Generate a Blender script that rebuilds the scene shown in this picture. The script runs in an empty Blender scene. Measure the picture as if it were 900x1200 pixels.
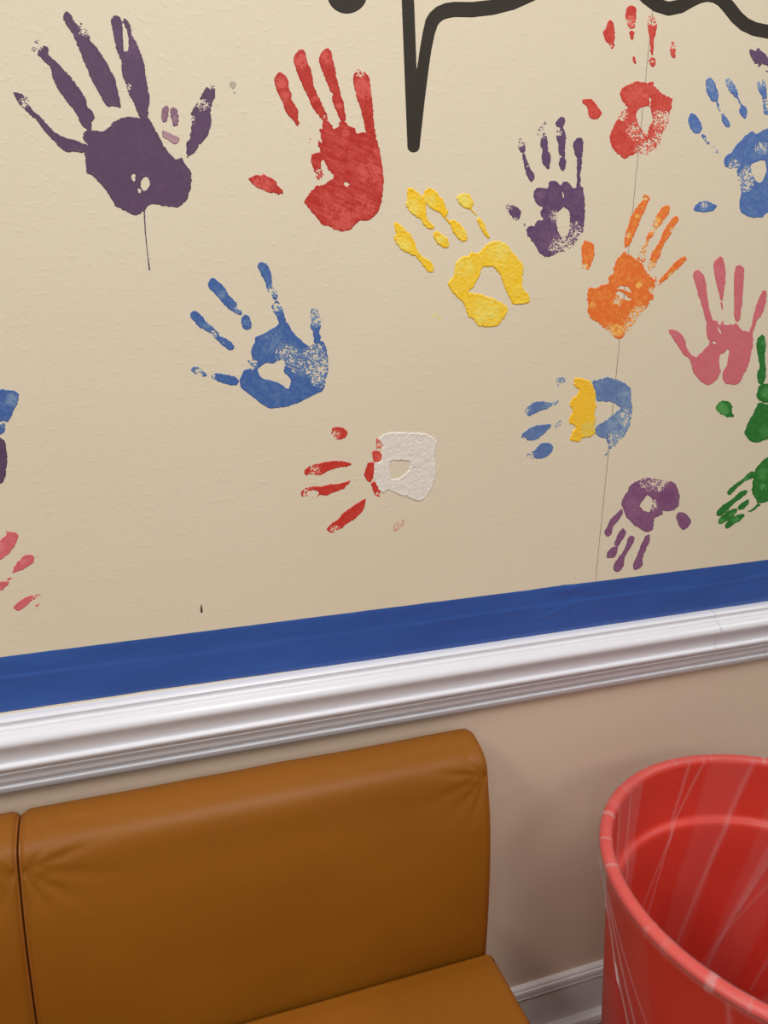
import bpy, bmesh, math, random
import numpy as np
from mathutils import Vector, Matrix

random.seed(4)
C = bpy.context.scene.collection
SC = bpy.context.scene

# ------------------------------------------------------------------ camera
W, H = 900, 1200
FPX = 900.0
WALL_Y = 1.05            # the painted wall stands in the plane y = 1.05 m
EYE = np.array([0.0, 0.0, 1.48609])
AX = np.array([[0.94628166, 0.08071226, -0.3131079],
               [-0.32308037, 0.27507486, -0.9055125],
               [0.01304215, 0.95802889, 0.28637484]])     # rows: world x, y, z in camera axes


def wall_point(px, py, off=0.0):
    """Point of the wall plane that the photo shows at pixel (px, py)."""
    px = np.asarray(px, float); py = np.asarray(py, float)
    v = np.stack([(px - 450) / FPX, -(py - 600) / FPX, -np.ones_like(px)])
    w = np.tensordot(AX, v, axes=1)
    s = (WALL_Y - off) / w[1]
    return w[0] * s, w[1] * s, w[2] * s + EYE[2]


cam = bpy.data.cameras.new('camera')
cam.sensor_fit = 'VERTICAL'; cam.sensor_height = 36.0; cam.lens = 36.0 * FPX / H
cam.clip_start = 0.01
co = bpy.data.objects.new('camera', cam); C.objects.link(co)
m = Matrix.Identity(4)
for i in range(3):
    for j in range(3):
        m[i][j] = AX[i][j]
    m[i][3] = EYE[i]
co.matrix_world = m
SC.camera = co


# ------------------------------------------------------------------ helpers
def lin(c):
    out = []
    for v in c:
        v = v / 255.0
        out.append(v / 12.92 if v <= 0.04045 else ((v + 0.055) / 1.055) ** 2.4)
    return tuple(out)


def alb(c, k=1.0):
    return tuple(min(0.95, v * k) for v in lin(c)) + (1.0,)


def obj(name, me, mat=None, parent=None, loc=None):
    o = bpy.data.objects.new(name, me); C.objects.link(o)
    if mat is not None and len(me.materials) == 0:
        me.materials.append(mat)
    if loc is not None:
        o.location = loc
    if parent is not None:
        o.parent = parent
    return o


def bm_obj(name, bm, mat=None, parent=None, loc=None, smooth=True):
    bmesh.ops.recalc_face_normals(bm, faces=bm.faces)
    me = bpy.data.meshes.new(name); bm.to_mesh(me); bm.free()
    if smooth:
        me.polygons.foreach_set('use_smooth', [True] * len(me.polygons))
    return obj(name, me, mat, parent, loc)


def thing(name, label, cat, loc=(0, 0, 0), group=None):
    o = bpy.data.objects.new(name, None); C.objects.link(o)
    o.empty_display_size = 0.05
    o.location = loc
    o['label'] = label; o['category'] = cat
    if group:
        o['group'] = group
    return o


def structure(o, label=None):
    o['kind'] = 'structure'
    if label:
        o['label'] = label
    return o


def nodes(name):
    mt = bpy.data.materials.new(name); mt.use_nodes = True
    nt = mt.node_tree
    return mt, nt, nt.nodes['Principled BSDF']


def add(nt, kind, **kw):
    n = nt.nodes.new(kind)
    for k, v in kw.items():
        if k in n.inputs.keys():
            n.inputs[k].default_value = v
        else:
            setattr(n, k, v)
    return n


def bump(nt, b, height, strength, dist):
    n = add(nt, 'ShaderNodeBump')
    n.inputs['Strength'].default_value = strength
    n.inputs['Distance'].default_value = dist
    nt.links.new(height, n.inputs['Height'])
    nt.links.new(n.outputs['Normal'], b.inputs['Normal'])
    return n


def coords(nt, scale=(1, 1, 1)):
    t = add(nt, 'ShaderNodeTexCoord')
    mp = add(nt, 'ShaderNodeMapping')
    mp.inputs['Scale'].default_value = scale
    nt.links.new(t.outputs['Object'], mp.inputs['Vector'])
    return mp.outputs['Vector']


def noise(nt, vec, scale, detail=3.0, rough=0.5):
    n = add(nt, 'ShaderNodeTexNoise')
    n.inputs['Scale'].default_value = scale
    n.inputs['Detail'].default_value = detail
    n.inputs['Roughness'].default_value = rough
    if vec is not None:
        nt.links.new(vec, n.inputs['Vector'])
    return n.outputs['Fac']


def mixcol(nt, fac, a, b):
    n = add(nt, 'ShaderNodeMix', data_type='RGBA')
    if isinstance(fac, float):
        n.inputs['Factor'].default_value = fac
    else:
        nt.links.new(fac, n.inputs['Factor'])
    for key, v in (('A', a), ('B', b)):
        s = [i for i in n.inputs if i.name == key and i.type == 'RGBA'][0]
        if isinstance(v, tuple):
            s.default_value = v
        else:
            nt.links.new(v, s)
    return [o for o in n.outputs if o.type == 'RGBA'][0]


def ramp(nt, fac, lo, hi):
    n = add(nt, 'ShaderNodeMapRange')
    n.inputs['From Min'].default_value = lo
    n.inputs['From Max'].default_value = hi
    nt.links.new(fac, n.inputs['Value'])
    return n.outputs['Result']


# ------------------------------------------------------------------ materials
def mat_wall(name, base, base2, bs=0.3):
    mt, nt, b = nodes(name)
    v = coords(nt)
    c = mixcol(nt, ramp(nt, noise(nt, v, 2.0, 3), 0.3, 0.7), base, base2)
    nt.links.new(c, b.inputs['Base Color'])
    b.inputs['Roughness'].default_value = 0.5
    b.inputs['Specular IOR Level'].default_value = 0.3
    v2 = coords(nt, (0.8, 1, 1.15))
    big = ramp(nt, noise(nt, v2, 120.0, 3, 0.55), 0.55, 0.80)
    fine = noise(nt, v2, 330.0, 2, 0.5)
    s = add(nt, 'ShaderNodeMath', operation='MULTIPLY_ADD')
    nt.links.new(fine, s.inputs[0]); s.inputs[1].default_value = 0.35
    nt.links.new(big, s.inputs[2])
    bump(nt, b, s.outputs[0], bs, 0.001)
    return mt


K = 1.12                                    # photographed colour -> surface colour
CREAM = alb((214, 202, 177), K)
M_WALL = mat_wall('cream_wall_paint', CREAM, alb((210, 197, 171), K))
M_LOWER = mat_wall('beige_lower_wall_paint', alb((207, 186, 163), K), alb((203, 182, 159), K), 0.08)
M_OTHER = mat_wall('off_white_wall_paint', alb((176, 174, 170)), alb((172, 170, 166)), 0.1)


def mat_simple(name, col, rough=0.5, spec=0.5, bump_scale=None, bump_d=0.0005, coat=0.0):
    mt, nt, b = nodes(name)
    b.inputs['Base Color'].default_value = col
    b.inputs['Roughness'].default_value = rough
    b.inputs['Specular IOR Level'].default_value = spec
    b.inputs['Coat Weight'].default_value = coat
    if bump_scale:
        bump(nt, b, noise(nt, coords(nt), bump_scale, 3), 0.4, bump_d)
    return mt


def mat_rail():
    mt, nt, b = nodes('white_gloss_trim_paint')
    v = coords(nt, (0.05, 1, 1))
    c = mixcol(nt, noise(nt, v, 60, 2), alb((226, 225, 229), 1.0), alb((220, 219, 222), 1.0))
    nt.links.new(c, b.inputs['Base Color'])
    b.inputs['Roughness'].default_value = 0.28
    bump(nt, b, noise(nt, coords(nt, (0.06, 1, 1)), 240, 2), 0.25, 0.0004)
    return mt


M_RAIL = mat_rail()


def mat_band():
    mt, nt, b = nodes('blue_border_paint')
    c = mixcol(nt, ramp(nt, noise(nt, coords(nt, (0.35, 1, 2.0)), 16, 4), 0.3, 0.7),
               alb((42, 74, 141), K), alb((47, 84, 154), K))
    nt.links.new(c, b.inputs['Base Color'])
    b.inputs['Roughness'].default_value = 0.38
    bump(nt, b, noise(nt, coords(nt, (0.4, 1, 1.6)), 46, 3), 0.35, 0.0012)
    return mt


M_BAND = mat_band()


def mat_vinyl():
    mt, nt, b = nodes('tan_vinyl')
    v = coords(nt)
    c = mixcol(nt, ramp(nt, noise(nt, v, 5, 3), 0.3, 0.7), alb((126, 74, 11), K), alb((132, 79, 14), K))
    nt.links.new(c, b.inputs['Base Color'])
    b.inputs['Roughness'].default_value = 0.5
    b.inputs['Specular IOR Level'].default_value = 0.28
    vo = add(nt, 'ShaderNodeTexVoronoi'); vo.inputs['Scale'].default_value = 420
    nt.links.new(v, vo.inputs['Vector'])
    s = add(nt, 'ShaderNodeMath', operation='MULTIPLY_ADD')
    nt.links.new(vo.outputs['Distance'], s.inputs[0]); s.inputs[1].default_value = 0.10
    nt.links.new(noise(nt, coords(nt, (0.4, 1, 1)), 14, 3), s.inputs[2])
    bump(nt, b, s.outputs[0], 0.25, 0.004)
    return mt


M_VINYL = mat_vinyl()
M_PIPE = mat_simple('tan_vinyl_piping', alb((132, 76, 22), K), 0.42)
M_METAL = mat_simple('dark_metal_legs', alb((60, 58, 56)), 0.35)
M_METAL.node_tree.nodes['Principled BSDF'].inputs['Metallic'].default_value = 0.9


def mat_bin():
    mt, nt, b = nodes('red_plastic')
    c = mixcol(nt, ramp(nt, noise(nt, coords(nt, (1, 1, 0.3)), 12, 3), 0.3, 0.7), alb((198, 48, 32), 1.1), alb((205, 54, 37), 1.1))
    nt.links.new(c, b.inputs['Base Color'])
    b.inputs['Roughness'].default_value = 0.42
    bump(nt, b, noise(nt, coords(nt), 300, 2), 0.15, 0.0005)
    return mt


M_BIN = mat_bin()


def mat_film():
    mt = bpy.data.materials.new('clear_plastic_film'); mt.use_nodes = True
    nt = mt.node_tree
    for n in list(nt.nodes):
        nt.nodes.remove(n)
    out = add(nt, 'ShaderNodeOutputMaterial')
    tr = add(nt, 'ShaderNodeBsdfTransparent'); tr.inputs['Color'].default_value = (0.97, 0.97, 0.97, 1)
    p = add(nt, 'ShaderNodeBsdfPrincipled')
    p.inputs['Base Color'].default_value = (0.83, 0.80, 0.80, 1)
    p.inputs['Roughness'].default_value = 0.22
    at = add(nt, 'ShaderNodeAttribute'); at.attribute_name = 'fold'
    mx = add(nt, 'ShaderNodeMixShader')
    nt.links.new(at.outputs['Fac'], mx.inputs['Fac'])
    nt.links.new(tr.outputs[0], mx.inputs[1]); nt.links.new(p.outputs[0], mx.inputs[2])
    nt.links.new(mx.outputs[0], out.inputs['Surface'])
    bump(nt, p, noise(nt, coords(nt, (1, 1, 0.3)), 60, 3), 0.5, 0.003)
    return mt


M_FILM = mat_film()


def mat_paint(name, thick, thin, scale=90.0, bd=0.0008, rough=0.42, stretch=(1, 1, 1), k=None):
    bd = bd * 0.55
    """Poster paint: the pigment where it lies thick and where it was smeared thin."""
    k = K if k is None else k
    mt, nt, b = nodes(name)
    at = add(nt, 'ShaderNodeAttribute'); at.attribute_name = 'thin'
    v = coords(nt, stretch)
    n1 = noise(nt, v, scale, 4, 0.6)
    s = add(nt, 'ShaderNodeMath', operation='MULTIPLY_ADD')
    nt.links.new(n1, s.inputs[0]); s.inputs[1].default_value = 1.1
    a2 = add(nt, 'ShaderNodeMath', operation='ADD'); a2.inputs[1].default_value = -0.52
    nt.links.new(at.outputs['Fac'], a2.inputs[0])
    nt.links.new(a2.outputs[0], s.inputs[2])
    s.use_clamp = True
    c = mixcol(nt, s.outputs[0], alb(thick, k), alb(thin, k))
    nt.links.new(c, b.inputs['Base Color'])
    b.inputs['Roughness'].default_value = rough
    b.inputs['Specular IOR Level'].default_value = 0.3
    bump(nt, b, n1, 0.35, bd)
    return mt


PAINT = {
    'aubergine': mat_paint('aubergine_paint', (86, 63, 88), (112, 76, 108), 60),
    'scarlet': mat_paint('scarlet_paint', (172, 42, 31), (202, 84, 75), 85),
    'blue': mat_paint('blue_paint', (62, 94, 153), (112, 136, 166), 130),
    'yellow': mat_paint('yellow_paint', (234, 188, 34), (228, 208, 96), 110, 0.004),
    'plum': mat_paint('plum_paint', (90, 64, 96), (128, 94, 122), 150),
    'coral': mat_paint('coral_paint', (188, 52, 42), (212, 98, 84), 190, 0.0015),
    'orange': mat_paint('orange_paint', (220, 108, 44), (232, 176, 88), 120, 0.0015),
    'sky': mat_paint('bright_blue_paint', (72, 104, 164), (122, 146, 178), 160),
    'pink': mat_paint('pink_paint', (197, 102, 109), (206, 120, 126), 50),
    'green': mat_paint('green_paint', (38, 108, 42), (78, 146, 74), 130),
    'mauve': mat_paint('mauve_paint', (118, 74, 110), (146, 102, 128), 150),
    'denim': mat_paint('denim_paint', (88, 112, 158), (128, 150, 176), 150),
    'sun': mat_paint('sunny_paint', (236, 184, 42), (216, 190, 84), 150, 0.002),
    'white': mat_paint('white_paint', (222, 214, 204), (206, 198, 184), 110, 0.004),
    'rose': mat_paint('rose_paint', (200, 94, 100), (214, 122, 122), 80),
    'black': mat_paint('black_paint', (44, 38, 29), (49, 43, 33), 50, 0.0002, 0.6),
    'lilac': mat_paint('lilac_paint', (112, 76, 104), (170, 136, 140), 120),
    'faint': mat_paint('faint_pink_paint', (196, 132, 112), (206, 166, 140), 150),
    'grey': mat_paint('grey_smear', (168, 160, 142), (190, 178, 154), 120),
    'soot': mat_paint('dark_mark', (70, 54, 40), (90, 70, 52), 120),
}


# ------------------------------------------------------------------ paint prints on the wall
RNG = np.random.RandomState(11)
LAT = RNG.rand(256, 256)


def vnoise(x, y):
    xi = np.floor(x).astype(int); yi = np.floor(y).astype(int)
    fx = x - xi; fy = y - yi
    fx = fx * fx * (3 - 2 * fx); fy = fy * fy * (3 - 2 * fy)
    g = lambda a, b: LAT[a & 255, b & 255]
    return ((g(xi, yi) * (1 - fx) + g(xi + 1, yi) * fx) * (1 - fy)
            + (g(xi, yi + 1) * (1 - fx) + g(xi + 1, yi + 1) * fx) * fy)


def fbm(x, y, o=3):
    s = 0; a = 1; t = 0
    for i in range(o):
        s = s + a * vnoise(x + 17.3 * i, y + 5.1 * i); t += a; a *= 0.55
        x, y = 1.64 * x - 1.18 * y, 1.18 * x + 1.64 * y
    return s / t


def smooth_poly(p, n=4):
    p = np.asarray(p, float); N = len(p); out = []
    for i in range(N):
        a, b, c, d = p[i - 1], p[i], p[(i + 1) % N], p[(i + 2) % N]
        for t in np.arange(n) / n:
            # centripetal-like damped Catmull-Rom
            out.append(b + 0.4 * t * (c - a) * (1 - t) ** 2 + (3 * t * t - 2 * t ** 3) * (c - b)
                       - 0.4 * (d - b) * t * t * (1 - t))
    return np.array(out)


def seg_dist(X, Y, a, b):
    d = b - a; L = d @ d + 1e-12
    t = np.clip(((X - a[0]) * d[0] + (Y - a[1]) * d[1]) / L, 0, 1)
    return np.hypot(X - a[0] - t * d[0], Y - a[1] - t * d[1]), t


def poly_sdf(X, Y, p):
    D = np.full(X.shape, 1e9); ins = np.zeros(X.shape, bool)
    for i in range(len(p)):
        a, b = p[i], p[(i + 1) % len(p)]
        d, _ = seg_dist(X, Y, a, b); D = np.minimum(D, d)
        if a[1] != b[1]:
            cr = ((a[1] > Y) != (b[1] > Y)) & (X < (b[0] - a[0]) * (Y - a[1]) / (b[1] - a[1]) + a[0])
            ins ^= cr
    return np.where(ins, -D, D)


def stroke_sdf(X, Y, pts, r):
    pts = np.asarray(pts, float); D = np.full(X.shape, 1e9)
    r = np.full(len(pts), r) if np.isscalar(r) else np.asarray(r, float)
    for i in range(len(pts) - 1):
        d, t = seg_dist(X, Y, pts[i], pts[i + 1])
        D = np.minimum(D, d - (r[i] + t * (r[i + 1] - r[i])))
    return D


def paint_mesh(name, crop, shapes, holes=(), strokes=(), dry=(), thin=(), rough=0.8, base_dry=0.0,
               base_thin=0.4, thick=0.00026, ridge=0.5, lump=0.0, step=0.42, grain=0.95, smooth=True, streak=(35, 0.16)):
    """One patch of paint: outline traced on the wall, built as a raised skin of paint with thickness.
    crop = (x0, y0, scale) of the tracing; everything else in tracing units except dry/thin radii (same units)."""
    x0, y0, sc = crop
    T = lambda p: np.asarray(p, float) / sc + np.array([x0, y0])
    polys = [smooth_poly(T(s)) if smooth else T(s) for s in shapes]
    hol = [smooth_poly(T(s)) for s in holes]
    strk = [(T(p), (np.asarray(r, float) / sc)) for p, r in strokes]
    allp = np.concatenate(polys + [s[0] for s in strk])
    pad = 3 + max([float(np.max(s[1])) for s in strk] + [0])
    lo = allp.min(0) - pad; hi = allp.max(0) + pad
    nx = int((hi[0] - lo[0]) / step) + 2; ny = int((hi[1] - lo[1]) / step) + 2
    gx = lo[0] + np.arange(nx) * step; gy = lo[1] + np.arange(ny) * step
    X, Y = np.meshgrid(gx, gy, indexing='ij')
    f = np.full(X.shape, 1e9)
    for p in polys:
        f = np.minimum(f, poly_sdf(X, Y, p))
    rn = (fbm(X * 0.34, Y * 0.34, 3) - 0.5) * 2.0 + (fbm(X * 1.1 + 31, Y * 1.1, 2) - 0.5) * 0.9
    f = f + 1.4 * rough * rn
    for p, r in strk:
        f = np.minimum(f, stroke_sdf(X, Y, p, float(r) if r.ndim == 0 else r) + 0.12 * rough * rn)
    for h in hol:
        hs = poly_sdf(X, Y, h) + rough * (fbm(X * 0.5 + 40, Y * 0.5 + 9, 3) - 0.5) * 2.4
        f = np.maximum(f, -hs)
    dr = np.full(X.shape, base_dry * 1.0)
    for (cx, cy, rr, st) in dry:
        q = T((cx, cy)); d = np.hypot(X - q[0], Y - q[1]) / (rr / sc)
        dr = np.maximum(dr, st * np.clip(1.35 - d * d * 0.9, 0, 1))
    body = f.copy(); dr = dr * 0.88
    if dr.max() > 0:
        g = 0.78 * fbm(X * grain + 71, Y * grain + 33, 2) + 0.22 * fbm(X * 0.2 + 7, Y * 0.2 + 3, 2)
        g = (g - 0.5) * 2.1 + 0.5
        f = np.where(dr > 0.04, np.maximum(f, (dr - g) * 2.0), f)
    inside = f < 0
    cell = (inside[:-1, :-1].astype(int) + inside[1:, :-1] + inside[:-1, 1:] + inside[1:, 1:]) >= 3
    used = np.zeros(X.shape, bool)
    used[:-1, :-1] |= cell; used[1:, :-1] |= cell; used[:-1, 1:] |= cell; used[1:, 1:] |= cell
    allc = np.zeros(X.shape, int)
    allc[:-1, :-1] += cell; allc[1:, :-1] += cell; allc[:-1, 1:] += cell; allc[1:, 1:] += cell
    edge = used & (allc < 4)
    fx, fy = np.gradient(f, step)
    g2 = np.hypot(fx, fy) + 1e-6
    mv = np.clip(-f / g2, -0.7 * step, 0.7 * step)
    PX = np.where(edge, X + mv * fx / g2, X); PY = np.where(edge, Y + mv * fy / g2, Y)
    dep = np.clip(-f, 0, None); bdep = np.clip(-body, 0, None)
    n1 = fbm(X * 0.16, Y * 0.16, 3) - 0.5; n2 = fbm(X * 0.45 + 9, Y * 0.45, 3) - 0.5
    h = thick * (np.clip(dep / 1.1, 0, 1) ** 0.6) * (1 + ridge * np.exp(-((dep - 1.4) / 1.2) ** 2)) \
        + np.clip(dep / 2, 0, 1) * lump * (0.5 + n1 + 1.1 * n2)
    h = np.where(edge, -0.00015, np.maximum(h, 0.00003) + 0.00016)
    th = np.full(X.shape, base_thin)
    for (cx, cy, rr, st) in thin:
        q = T((cx, cy)); d = np.hypot(X - q[0], Y - q[1]) / (rr / sc)
        th = th + st * np.clip(1.3 - d * d, 0, 1) * np.clip(1.0 + 2.6 * n2 + 1.4 * n1, 0, 1.6)
    ca, sa = math.cos(math.radians(streak[0])), math.sin(math.radians(streak[0]))
    st_ = fbm((X * ca + Y * sa) * 0.07, (-X * sa + Y * ca) * 0.55, 3) - 0.5
    th = th - 0.35 * np.exp(-(bdep / 1.5) ** 2) + 1.5 * np.clip(dr, 0, 0.5) + 0.3 * n1 + 2.2 * streak[1] * st_ + 0.5 * n2
    idx = -np.ones(X.shape, int); idx[used] = np.arange(used.sum())
    wx, wy, wz = wall_point(PX[used], PY[used])
    ctr = wall_point(*(0.5 * (allp.min(0) + allp.max(0))))
    co_ = np.stack([wx - ctr[0], -h[used], wz - ctr[2]], 1).astype(np.float32)
    ii, jj = np.nonzero(cell)
    quads = np.stack([idx[ii, jj], idx[ii, jj + 1], idx[ii + 1, jj + 1], idx[ii + 1, jj]], 1).astype(np.int32)
    me = bpy.data.meshes.new(name)
    me.vertices.add(len(co_)); me.vertices.foreach_set('co', co_.ravel())
    n = len(quads)
    me.loops.add(n * 4); me.loops.foreach_set('vertex_index', quads.ravel())
    me.polygons.add(n)
    me.polygons.foreach_set('loop_start', np.arange(n, dtype=np.int32) * 4)
    me.polygons.foreach_set('loop_total', np.full(n, 4, np.int32))
    me.polygons.foreach_set('use_smooth', np.ones(n, bool))
    me.update(calc_edges=True); me.validate()
    a = me.attributes.new('thin', 'FLOAT', 'POINT')
    if len(a.data) == int(used.sum()):
        a.data.foreach_set('value', th[used].astype(np.float32))
    return me, (ctr[0], WALL_Y, ctr[2])


def print_thing(name, label, cat, crop, parts, group=None):
    """A print on the wall: parts = [(part name, paint, kwargs for paint_mesh)]."""
    built = [(pn, paint, kw.pop('lab', None) if isinstance(kw, dict) else None, paint_mesh(pn, crop, **kw)) for pn, paint, kw in parts]
    base = built[0][3][1]
    root = thing(name, label, cat, base, group)
    for pn, paint, lab, (me, ctr) in built:
        o = obj(pn, me, PAINT[paint], root, (ctr[0] - base[0], 0, ctr[2] - base[2]))
        if lab:
            o['label'] = lab
    return root


def S(*shapes, **kw):
    d = dict(shapes=list(shapes)); d.update(kw); return d


GH = 'painted handprints on the wall'
CA = (0, 0, 900 / 280)
print_thing('handprint', 'large dark purple handprint with a thin drip running down from its palm', 'handprint', CA, [
    ('palm', 'aubergine', S([(330,545),(312,520),(322,490),(345,488),(380,495),(408,482),(425,460),(460,445),(500,438),(530,445),(560,445),(580,475),(600,515),(625,560),(660,598),(685,595),(700,620),(718,640),(722,680),(715,725),(695,765),(670,781),(630,779),(570,770),(540,795),(515,811),(480,799),(440,780),(420,750),(400,720),(375,690),(345,660),(325,655),(322,610),(318,570)],
        holes=[[(533,682),(548,665),(562,680),(560,705),(545,718),(532,708)],[(498,655),(509,660),(506,682),(497,675)],[(520,712),(530,714),(528,724),(520,722)]],
        strokes=[([(543,785),(545,830),(548,880),(556,960),(563,1016)],[3.5,3.0,2.6,2.2,3.6]),([(535,660),(550,655)],3)], base_thin=0.0, rough=1.0)),
    ('finger', 'aubergine', S([(48,345),(70,350),(95,360),(112,375),(108,392),(130,420),(150,435),(175,465),(205,495),(240,515),(275,525),(310,538),(330,546),(325,572),(300,575),(275,570),(255,575),(230,560),(205,535),(175,505),(155,480),(140,455),(115,435),(95,415),(70,390),(55,365)], dry=[(95,380,22,.5)], base_thin=0.05)),
    ('finger', 'aubergine', S([(140,190),(165,172),(182,180),(185,205),(215,235),(245,265),(275,300),(300,335),(322,370),(330,400),(350,420),(358,445),(345,462),(345,490),(318,485),(300,460),(288,430),(265,400),(240,370),(215,330),(195,285),(190,255),(165,230),(145,210)],[(118,182),(135,150),(152,160),(152,178),(138,188),(125,195)], dry=[(135,175,24,.6)], base_thin=0.05)),
    ('finger', 'aubergine', S([(236,62),(250,42),(268,55),(275,72),(295,95),(305,85),(318,100),(335,120),(340,150),(370,185),(405,240),(430,290),(445,340),(452,380),(456,408),(430,402),(405,400),(385,375),(360,330),(335,280),(315,230),(295,180),(270,125),(245,85)], dry=[(322,112,24,.62)], base_thin=0.05)),
    ('finger', 'aubergine', S([(418,80),(430,58),(450,62),(460,80),(462,105),(466,185),(474,193),(482,185),(482,130),(462,75),(475,70),(490,95),(497,130),(515,160),(530,200),(545,245),(552,295),(558,335),(565,370),(560,410),(554,450),(530,445),(515,420),(500,380),(480,345),(475,320),(468,305),(460,280),(455,230),(440,190),(428,140)], thin=[(500,170,50,.45)], dry=[(482,325,12,.6)], base_thin=0.05)),
    ('thumb', 'aubergine', S([(775,330),(795,318),(810,330),(810,365),(798,400),(795,435),(798,465),(785,500),(770,530),(750,550),(728,580),(705,592),(700,545),(715,520),(718,480),(720,430),(735,395),(750,380),(760,350)], dry=[(765,395,22,.52),(718,450,18,.5),(795,325,12,.5)], base_thin=0.08, rough=1.2)),
], GH)
print_thing('paint_smudge', 'three small faded purple dabs beside the thumb of the large dark purple handprint', 'paint smudge', CA, [
    ('dab', 'lilac', S([(606,430),(612,408),(625,398),(636,405),(634,440),(628,460),(612,460)], base_thin=.35)),
    ('dab', 'lilac', S([(641,415),(652,404),(666,412),(674,450),(668,474),(655,476),(646,450)], base_thin=.35)),
    ('dab', 'lilac', S([(610,492),(622,490),(645,503),(676,520),(670,540),(655,543),(625,524),(610,512)], base_thin=.95)),
])
print_thing('paint_smudge', 'faint grey smudge high on the wall to the right of the large purple thumb', 'paint smudge', CA, [
    ('dab', 'grey', S([(864,312),(875,304),(888,312),(886,328),(874,334)],[(876,346),(884,342),(889,350),(881,356)], base_thin=.3)),
])
CB = (280, 40, 4.5)
print_thing('handprint', 'large scarlet handprint under the black dot, streaky palm and separate thumb dab', 'handprint', CB, [
    ('palm', 'scarlet', S([(440,470),(445,450),(470,458),(490,480),(500,498),(522,488),(530,465),(560,462),(580,485),(610,495),(620,520),(650,515),(670,518),(690,500),(715,488),(725,540),(738,590),(750,650),(758,700),(763,760),(761,820),(755,870),(745,920),(720,955),(690,980),(650,985),(620,1000),(590,1030),(550,1042),(510,1035),(470,1015),(440,1005),(420,980),(390,945),(360,910),(345,888),(360,855),(390,820),(410,797),(440,795),(470,775),(495,760),(490,735),(470,710),(447,665),(432,680),(440,720),(445,745),(420,770),(400,745),(395,705),(378,680),(380,640),(400,625),(425,620),(420,590),(415,550),(436,572),(430,530),(421,500),(440,500)],
        holes=[[(552,790),(565,780),(580,792),(570,803)]], strokes=[([(375,553),(377,556)],3.5),([(370,572),(372,574)],3)],
        streak=(25,.55), thin=[(690,740,75,.5),(520,930,110,.35),(660,900,60,.5),(560,990,60,.35),(560,520,25,.4),(720,640,40,.3),(520,590,50,.2)], base_thin=.18, rough=1.0, dry=[(425,740,30,.36)])),
    ('finger', 'scarlet', S([(185,250),(192,222),(205,205),(225,200),(242,215),(258,240),(265,275),(275,310),(280,345),(300,375),(312,405),(310,440),(319,470),(312,488),(298,475),(285,455),(265,435),(245,405),(230,365),(215,335),(200,300)], thin=[(225,255,35,.6),(240,330,30,.4)], base_thin=.2)),
    ('finger', 'scarlet', S([(289,120),(300,98),(320,85),(340,84),(352,105),(365,150),(378,190),(388,225),(395,270),(412,315),(430,350),(445,385),(462,420),(468,452),(440,456),(420,430),(395,400),(375,360),(350,305),(320,240),(300,185),(290,150)], thin=[(325,140,40,.7),(400,345,20,.5)], base_thin=.12, dry=[(450,440,12,.5)])),
    ('finger', 'scarlet', S([(419,135),(430,103),(450,80),(470,74),(488,95),(497,140),(510,185),(515,230),(530,280),(540,325),(555,370),(560,410),(566,452),(545,466),(525,435),(510,400),(495,360),(485,315),(470,270),(450,220),(430,175)], thin=[(460,125,38,.6),(528,378,18,.9)], base_thin=.12, dry=[(485,318,10,.5)])),
    ('finger', 'scarlet', S([(600,225),(612,200),(625,182),(655,192),(675,210),(690,240),(697,290),(703,340),(708,400),(713,470),(718,512),(690,522),(668,512),(660,470),(645,410),(625,350),(610,290)], thin=[(660,290,60,.75)], base_thin=.15, dry=[(640,200,25,.5)])),
    ('thumb', 'scarlet', S([(50,760),(70,750),(100,742),(135,740),(165,755),(195,775),(205,800),(232,820),(230,840),(210,848),(190,838),(155,835),(120,820),(85,805),(62,780)], thin=[(130,780,60,.8)], base_thin=.1)),
], GH)
CC = (210, 290, 900 / 190)
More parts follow.
